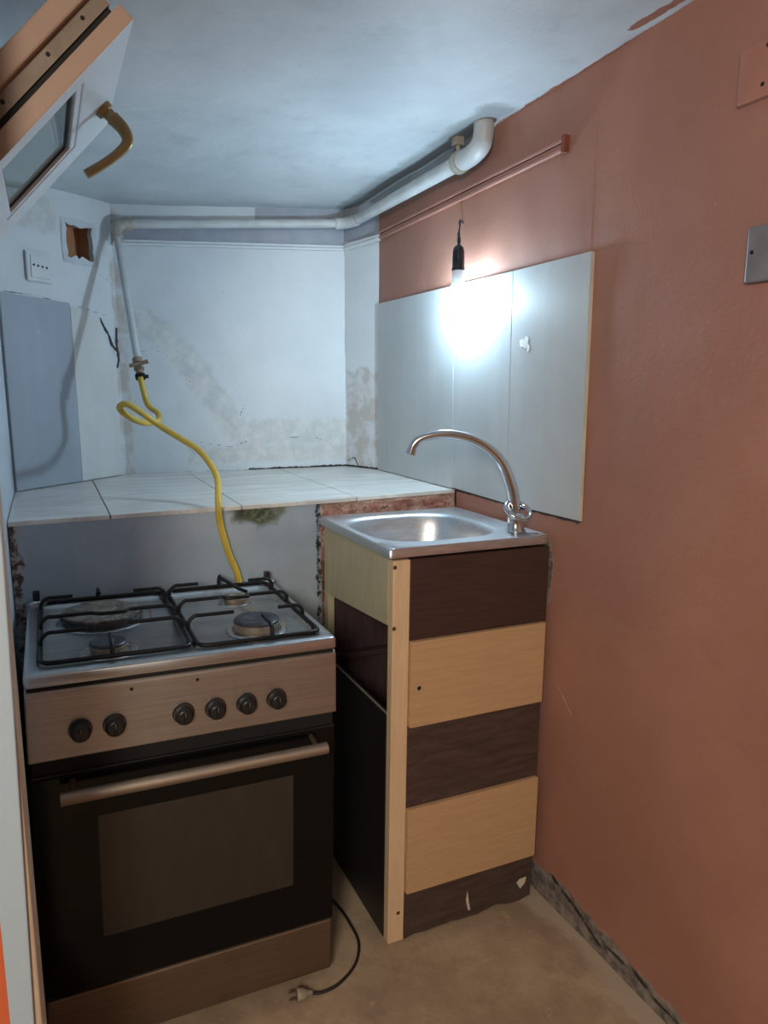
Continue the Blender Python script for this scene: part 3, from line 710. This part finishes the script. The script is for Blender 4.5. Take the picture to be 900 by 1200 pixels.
# burners
ZF = ZT-.012
def burner(name, cx, cy, r, h, ring, capm, label=None, crown=None):
    o = bpy.data.objects.new(name, None); COL.objects.link(o); o.parent = stv; o.location = (cx, cy, ZF)
    if label: o['label'] = label
    mb = MB(); mb.lathe([(ring, .0004), (ring*.96, .003), (ring*.82, .0035), (ring*.78, .001)], (0, 0, 0), (0, 0, 1), 32); mb.build('drip_ring', mSteelTop, o, 40)
    mb = MB(); mb.lathe([(r*1.0, .001), (r*1.02, h*.5), (r*1.08, h*.55), (r*1.08, h*.72), (r, h*.74)], (0, 0, 0), (0, 0, 1), 32)
    for k in range(28):
        a_ = 2*PI*k/28; mb.box((r*1.0, -.001, h*.57), (r*1.1, .001, h*.7), Matrix.Rotation(a_, 4, 'Z'))
    mb.build('flame_crown', crown or mRing, o, 40)
    mb = MB(); mb.lathe([(r*1.03, h*.74), (r*1.03, h*.9), (r*.96, h), (r*.6, h*1.02), (r*.55, h*.97), (0, h*.97)], (0, 0, 0), (0, 0, 1), 32); cap_ = mb.build('burner_cap', capm, o, 40)
    if crown:
        mb = MB(); mb.lathe([(.034, h*.96), (.034, h*1.1), (.03, h*1.2), (.012, h*1.22), (0, h*1.15)], (0, 0, 0), (0, 0, 1), 28); mb.build('centre_cap', mRing, cap_, 40)
    mb = MB(); mb.lathe([(.0022, 0), (.0022, h*.9), (0, h*.95)], (r*1.25, -r*.5, 0), (0, 0, 1), 8); mb.build('igniter', mRing, o, 40)
burner('burner', .158, .12, .036, .024, .058, mCap)
burner('burner', .480, .148, .05, .028, .07, mCap)
burner('burner', .482, .375, .026, .02, .042, mRing)
burner('large_burner', .16, .342, .084, .026, .1, mBurnt, 'wide burnt burner plate', mCap)
# pan supports
def grate(x0, y0, x1, y1, bars, name='pan_support'):
    g = bpy.data.objects.new(name, None); COL.objects.link(g); g.parent = stv; g.location = ((x0+x1)/2, (y0+y1)/2, ZF)
    zf = ZT+.005-ZF; zt_ = zf+.027
    mb = MB(); cxm, cym = (x0+x1)/2, (y0+y1)/2
    P = [Vector((x-cxm, y-cym, zf)) for x, y in rrect(x0, y0, x1, y1, .022, 5)]
    mb.tube(P, .0048, 8, closed=True); mb.build('frame', mBlackEnamel, g, 60)
    for bar_ in bars:
        mb = MB(); pts_ = []
        for (x, y, up) in bar_: pts_.append((x-cxm, y-cym, zf+.027*up))
        mb.tube(catmull(pts_, 4), .0046, 8); mb.build('prong', mBlackEnamel, g, 60)
    for fx, fy in ((x0, y0+.05), (x1, y0+.05), (x0, y1-.05), (x1, y1-.05)):
        mb = MB(); mb.tube([(fx-cxm, fy-cym, .0005), (fx-cxm, fy-cym, zf)], .004, 8); mb.build('rest', mBlackEnamel, g, 60)
def hbar(x0, x1, y):
    s_ = 1 if x1 > x0 else -1
    return [(x0, y, 0), (x0+s_*.002, y, .55), (x0+s_*.014, y, .98), (x0+s_*.03, y, 1), ((x0+x1)/2, y, 1), (x1, y, 1)]
def full(x0, x1, y, dip): return [(x0, y, 0), (x0+.002, y, .55), (x0+.014, y, .98), (x0+.03, y, 1), (x0+.1, y, 1), ((x0+x1)/2-.02, y-dip, 1), ((x0+x1)/2+.03, y-dip, 1), (x1-.1, y, 1), (x1-.03, y, 1), (x1-.014, y, .98), (x1-.002, y, .55), (x1, y, 0)]
GX = .316
grate(.03, .044, GX, .482, [full(.03, GX, .262, .012), hbar(.03, .115, .15), hbar(GX, .20, .165), [(.16, .044, 0), (.16, .046, .6), (.16, .06, .98), (.16, .075, 1), (.16, .10, 1)],
                          [(.16, .482, 0), (.16, .48, .6), (.16, .465, .98), (.16, .44, 1), (.16, .42, 1)], hbar(.03, .1, .42), hbar(GX, .24, .42)])
grate(GX+.012, .036, .595, .485, [full(GX+.012, .595, .285, .012), hbar(GX+.012, .43, .16), hbar(.595, .535, .16), [(.485, .036, 0), (.485, .038, .6), (.485, .05, .98), (.485, .07, 1), (.485, .115, 1)],
                                [(.465, .485, 0), (.465, .483, .7), (.465, .47, 1.2), (.465, .455, 1.1), (.475, .41, 1.05), (.487, .35, 1), (.498, .315, 1)], hbar(GX+.012, .40, .43), hbar(.595, .53, .42)])

# ------------------------------------------------------------------ mains cord with plug
cord = thing('power_cord', 'dark power cord with two-pin plug on the floor by the stove', 'cord', (-.72, 1.40, 0))
def cpart(mb, name, mat, bevel=0): return part(mb, name, mat, cord, 50, bevel)
cp_ = [(-.585, 1.86, .006), (-.56, 1.78, .0065), (-.535, 1.66, .0065), (-.53, 1.58, .0065), (-.535, 1.51, .0065), (-.57, 1.45, .0065), (-.625, 1.413, .0065), (-.67, 1.405, .007), (-.70, 1.41, .011)]
mb = MB(); mb.tube(catmull(cp_, 8), .0036, 8); cpart(mb, 'cable', mWire)
dd = Vector((-.98, .14, .05)).normalized(); p0 = Vector((-.695, 1.409, .0135))
mb = MB(); mb.tube([p0, p0+dd*.012], [.005, .0065], 10)
mb.tube([p0+dd*.012, p0+dd*.018, p0+dd*.034, p0+dd*.036], [.0075, .0115, .0155, .0145], 14); pl = cpart(mb, 'plug_body', mPlug)
for sgn in (-1, 1):
    q = p0+dd*.036+Vector((.14, .98, 0))*.009*sgn*.7+Vector((0, 0, .004*sgn))
    mb = MB(); mb.tube([q, q+dd*.019], .0022, 8); cpart(mb, 'pin', mScrew)

# ------------------------------------------------------------------ sink cabinet
CT = .014
cab = thing('sink_cabinet', 'narrow wooden sink cabinet with alternating cream and dark brown front boards', 'cabinet', (-.469, 1.477, 0), (0, CT, 0))
CW, CD, CH = .444, .462, 1.006
mb = MB(); mb.box((0, 0, .002), (.045, .028, CH)); mb.build('front_post', mPost, cab, 0, bevel=.003)
for z in (.085, .842, .99):
    mb = MB(); mb.lathe([(0, .0015), (.0045, .0012), (.0052, 0)], (.028 if z < .1 else .004, 0, z), (0, -1, 0) , 12); mb.build('screw_head', mScrew, cab)
mb = MB(); mb.box((.0, CD-.03, .006), (.02, CD, CH)); mb.build('rear_post', mSide, cab, 0, bevel=.002)
mb = MB(); mb.box((CW-.018, .012, .008), (CW, CD, CH)); mb.build('right_side_panel', mInside, cab, 0, bevel=.001)
mb = MB(); mb.box((.02, CD-.018, .02), (CW-.018, CD-.004, CH-.05)); mb.build('back_panel', mInside, cab, 0)
# front boards, top to bottom
def board(z0, z1, mat, name, proud, x1=CW, **k):
    mb = MB(); mb.box((.0455, -proud, z0), (x1, .016, z1)); return mb.build(name, mat, cab, 0, bevel=.0015)
board(.806, CH, mDarkW, 'dark_front_board', .0)
b2 = board(.588, .806, mCream, 'cream_front_board', .012, CW-.008); b2['label'] = 'cream front board with a knob hole'
board(.37, .587, mDarkLow, 'dark_front_board', .0, CW-.004)
board(.139, .371, mCream, 'cream_front_board', .012, CW-.006)
# bottom board with broken lower edge
mb = MB(); P = [(.0455, 0, .002)]
for k in range(1, 26):
    t = k/25; x = .0455+(CW-.006-.0455)*t; P.append((x, 0, .006+.010*abs(noise.noise((x*30, 2, 0)))+(.012*noise.noise((x*14, 5, 1)) if t > .5 else 0)))
P = [(x, y, max(.0035+.0, z)) for x, y, z in P]
P += [(CW-.006, 0, .138), (.0455, 0, .138)]; mb.prism(P, (0, .014, 0)); bb = mb.build('bottom_front_board', mDarkLow, cab, 0)
mb = MB(); mb.prism([(.39, -.001, .062), (.402, -.001, .042), (.417, -.001, .055), (.421, -.001, .072), (.40, -.001, .071)], (0, -.002, 0)); mb.build('chipped_patch', mChip, bb, 0)
mb = MB(); mb.prism([(.232, -.001, .085), (.238, -.001, .05), (.243, -.001, .028), (.236, -.001, .026), (.228, -.001, .06)], (0, -.001, 0))
mb.build('chipped_patch', mChip, bb, 0)
mb = MB(); mb.lathe([(0, .0006), (.0038, .0006), (.0055, 0)], (.068, -.012, .688), (0, -1, 0), 12); mb.build('knob_hole', mGap, b2)
# left side
mb = MB(); mb.prism([(0, .029, .842), (0, CD-.03, .812), (0, CD-.03, CH), (0, .029, CH)], (.016, 0, 0)); mb.build('upper_side_panel', mSide, cab, 0, bevel=.001)
mb = MB(); mb.box((.0, .029, .004), (.014, CD-.032, .392)); mb.build('lower_side_panel', mBlackB, cab, 0, bevel=.0008)
mb = MB(); mb.box((.0, .029, .394), (.014, CD-.032, .616)); lp = mb.build('lower_side_panel', mBlackB, cab, 0, bevel=.0008)
mb = MB(); mb.box((.0005, .029, .616), (.0055, CD-.034, .618)); mb.build('chipped_edge', mPlug, lp, 0)
mb = MB(); mb.box((.02, CD-.05, .612), (CW-.02, CD-.019, .63)); mb.build('inner_rail', mInside, cab, 0, bevel=.002)
mb = MB(); mb.box((.02, .03, .06), (CW-.02, CD-.02, .078)); mb.build('bottom_shelf', mBlackB, cab, 0)

# ------------------------------------------------------------------ sink basin
sk_ = thing('sink_basin', 'stainless steel inset sink basin on top of the cabinet', 'sink', (-.243, 1.706, 1.010), (0, CT*.8, 0))
hx_, hy_ = .2275, .235
NS = 96
def sqring(kx, ky, z, p, ox=0, oy=0):
    out = []
    for k in range(NS):
        a_ = 2*PI*(k+.5)/NS; c_, s_ = math.cos(a_), math.sin(a_); e = 2/p
        out.append((ox+kx*math.copysign(abs(c_)**e, c_), oy+ky*math.copysign(abs(s_)**e, s_), z))
    return out
ox, oy = -.022, .012
mb = MB()
loft(mb, [sqring(hx_-.004, hy_-.004, .001, 40), sqring(hx_, hy_, .001, 40), sqring(hx_, hy_, .020, 40), sqring(hx_-.003, hy_-.003, .0235, 40), sqring(hx_-.014, hy_-.014, .0225, 22), sqring(hx_-.02, hy_-.02, .021, 14),
          sqring(.186, .186, .0205, 3.6, ox, oy), sqring(.178, .178, .0185, 3.3, ox, oy), sqring(.172, .172, .010, 3.2, ox, oy), sqring(.166, .166, -.03, 3.1, ox, oy), sqring(.158, .158, -.085, 3.0, ox, oy), sqring(.14, .14, -.118, 2.8, ox, oy),
          sqring(.10, .10, -.13, 2.5, ox, oy), sqring(.04, .04, -.136, 2, ox, oy)], False, True)
mb.build('basin', mSink, sk_, 50)
mb = MB(); mb.lathe([(.034, 0), (.032, .002), (.024, .001), (.022, -.003), (0, -.003)], (ox, oy, -.1355), (0, 0, 1), 28); mb.build('drain', mChrome, sk_)

# ------------------------------------------------------------------ faucet
fb = Vector((-.07, 1.545, 1.0305))
fc = thing('faucet', 'chrome gooseneck faucet with loop lever on the sink corner', 'faucet', fb)
mb = MB(); mb.lathe([(0, 0), (.0255, 0), (.026, .004), (.0225, .007), (.0215, .030), (.022, .036), (.0215, .042), (.017, .048), (0, .049)], (0, 0, 0), (0, 0, 1), 28); mb.build('body', mChrome, fc, 50)
sd_ = Vector((-.93, .36, 0)).normalized()
sp_pts = [(0.0, .04), (0, .085), (.010, .125), (.032, .175), (.066, .212), (.11, .238), (.16, .251), (.205, .252), (.243, .243), (.262, .228), (.269, .21)]
pts_ = catmull([sd_*r+Vector((0, .012, z)) for r, z in sp_pts], 6); n_ = len(pts_)
mb = MB(); mb.tube(pts_, [.0158-.0045*min(1, i/n_*1.3) for i in range(n_)], 18); spt = mb.build('spout', mChrome, fc, 60)
t_ = (pts_[-1]-pts_[-2]).normalized()
mb = MB(); mb.lathe([(.0105, -.002), (.013, -.002), (.013, .012), (.0105, .013), (.009, .008), (0, .008)], pts_[-1]-t_*.004, t_, 20); mb.build('aerator', mChrome, spt, 50)
# loop lever
ax_r, ax_v = Vector((.906, -.423, 0)), Vector((.423, .906, 0))
Rm = Matrix.Rotation(math.radians(17), 3, ax_v) @ Matrix.Rotation(math.radians(34), 3, ax_r)
mb = MB(); lp_ = []
for k in range(40):
    a_ = 2*PI*k/40; lp_.append(ax_r*.005-ax_v*.004+Vector((0, 0, .056))+Rm @ (ax_r*math.cos(a_)*.033+ax_v*math.sin(a_)*.030))
rs_ = [.0062+.0014*math.sin(2*PI*k/40-1.2) for k in range(40)]
lp2 = lp_
mb.tube(lp2, rs_, 12, closed=True); mb.build('lever', mChrome, fc, 60)

# ------------------------------------------------------------------ lights, camera
L = bpy.data.lights.new('room_lamp', 'AREA'); L.energy = 40; L.color = (1, .89, .76); L.shape = 'DISK'; L.size = .55
lo = bpy.data.objects.new('room_lamp', L); COL.objects.link(lo); lo.location = (-1.9, -.9, 1.85)
lo.rotation_euler = (Vector((-.1, 1.0, .6))-Vector(lo.location)).to_track_quat('-Z', 'Y').to_euler()
w_ = bpy.data.worlds.new('world'); S.world = w_; w_.use_nodes = True
w_.node_tree.nodes['Background'].inputs[0].default_value = (.10, .12, .15, 1); w_.node_tree.nodes['Background'].inputs[1].default_value = .5

cam = bpy.data.cameras.new('camera'); co = bpy.data.objects.new('camera', cam); COL.objects.link(co); S.camera = co
cam.sensor_fit = 'VERTICAL'; cam.sensor_height = 36; cam.lens = 852.39*36/1200; cam.clip_start = .02
yaw, pitch, roll = .4327, .1755, -.0004
co.location = (-1.1616, 0, 1.4118)
F = Vector((math.sin(yaw)*math.cos(pitch), math.cos(yaw)*math.cos(pitch), -math.sin(pitch)))
co.rotation_euler = F.to_track_quat('-Z', 'Y').to_euler()
vs = S.view_settings
S.display_settings.display_device = 'sRGB'; vs.view_transform = 'Standard'; vs.look = 'None'; vs.exposure = 0; vs.gamma = 1; vs.use_curve_mapping = False
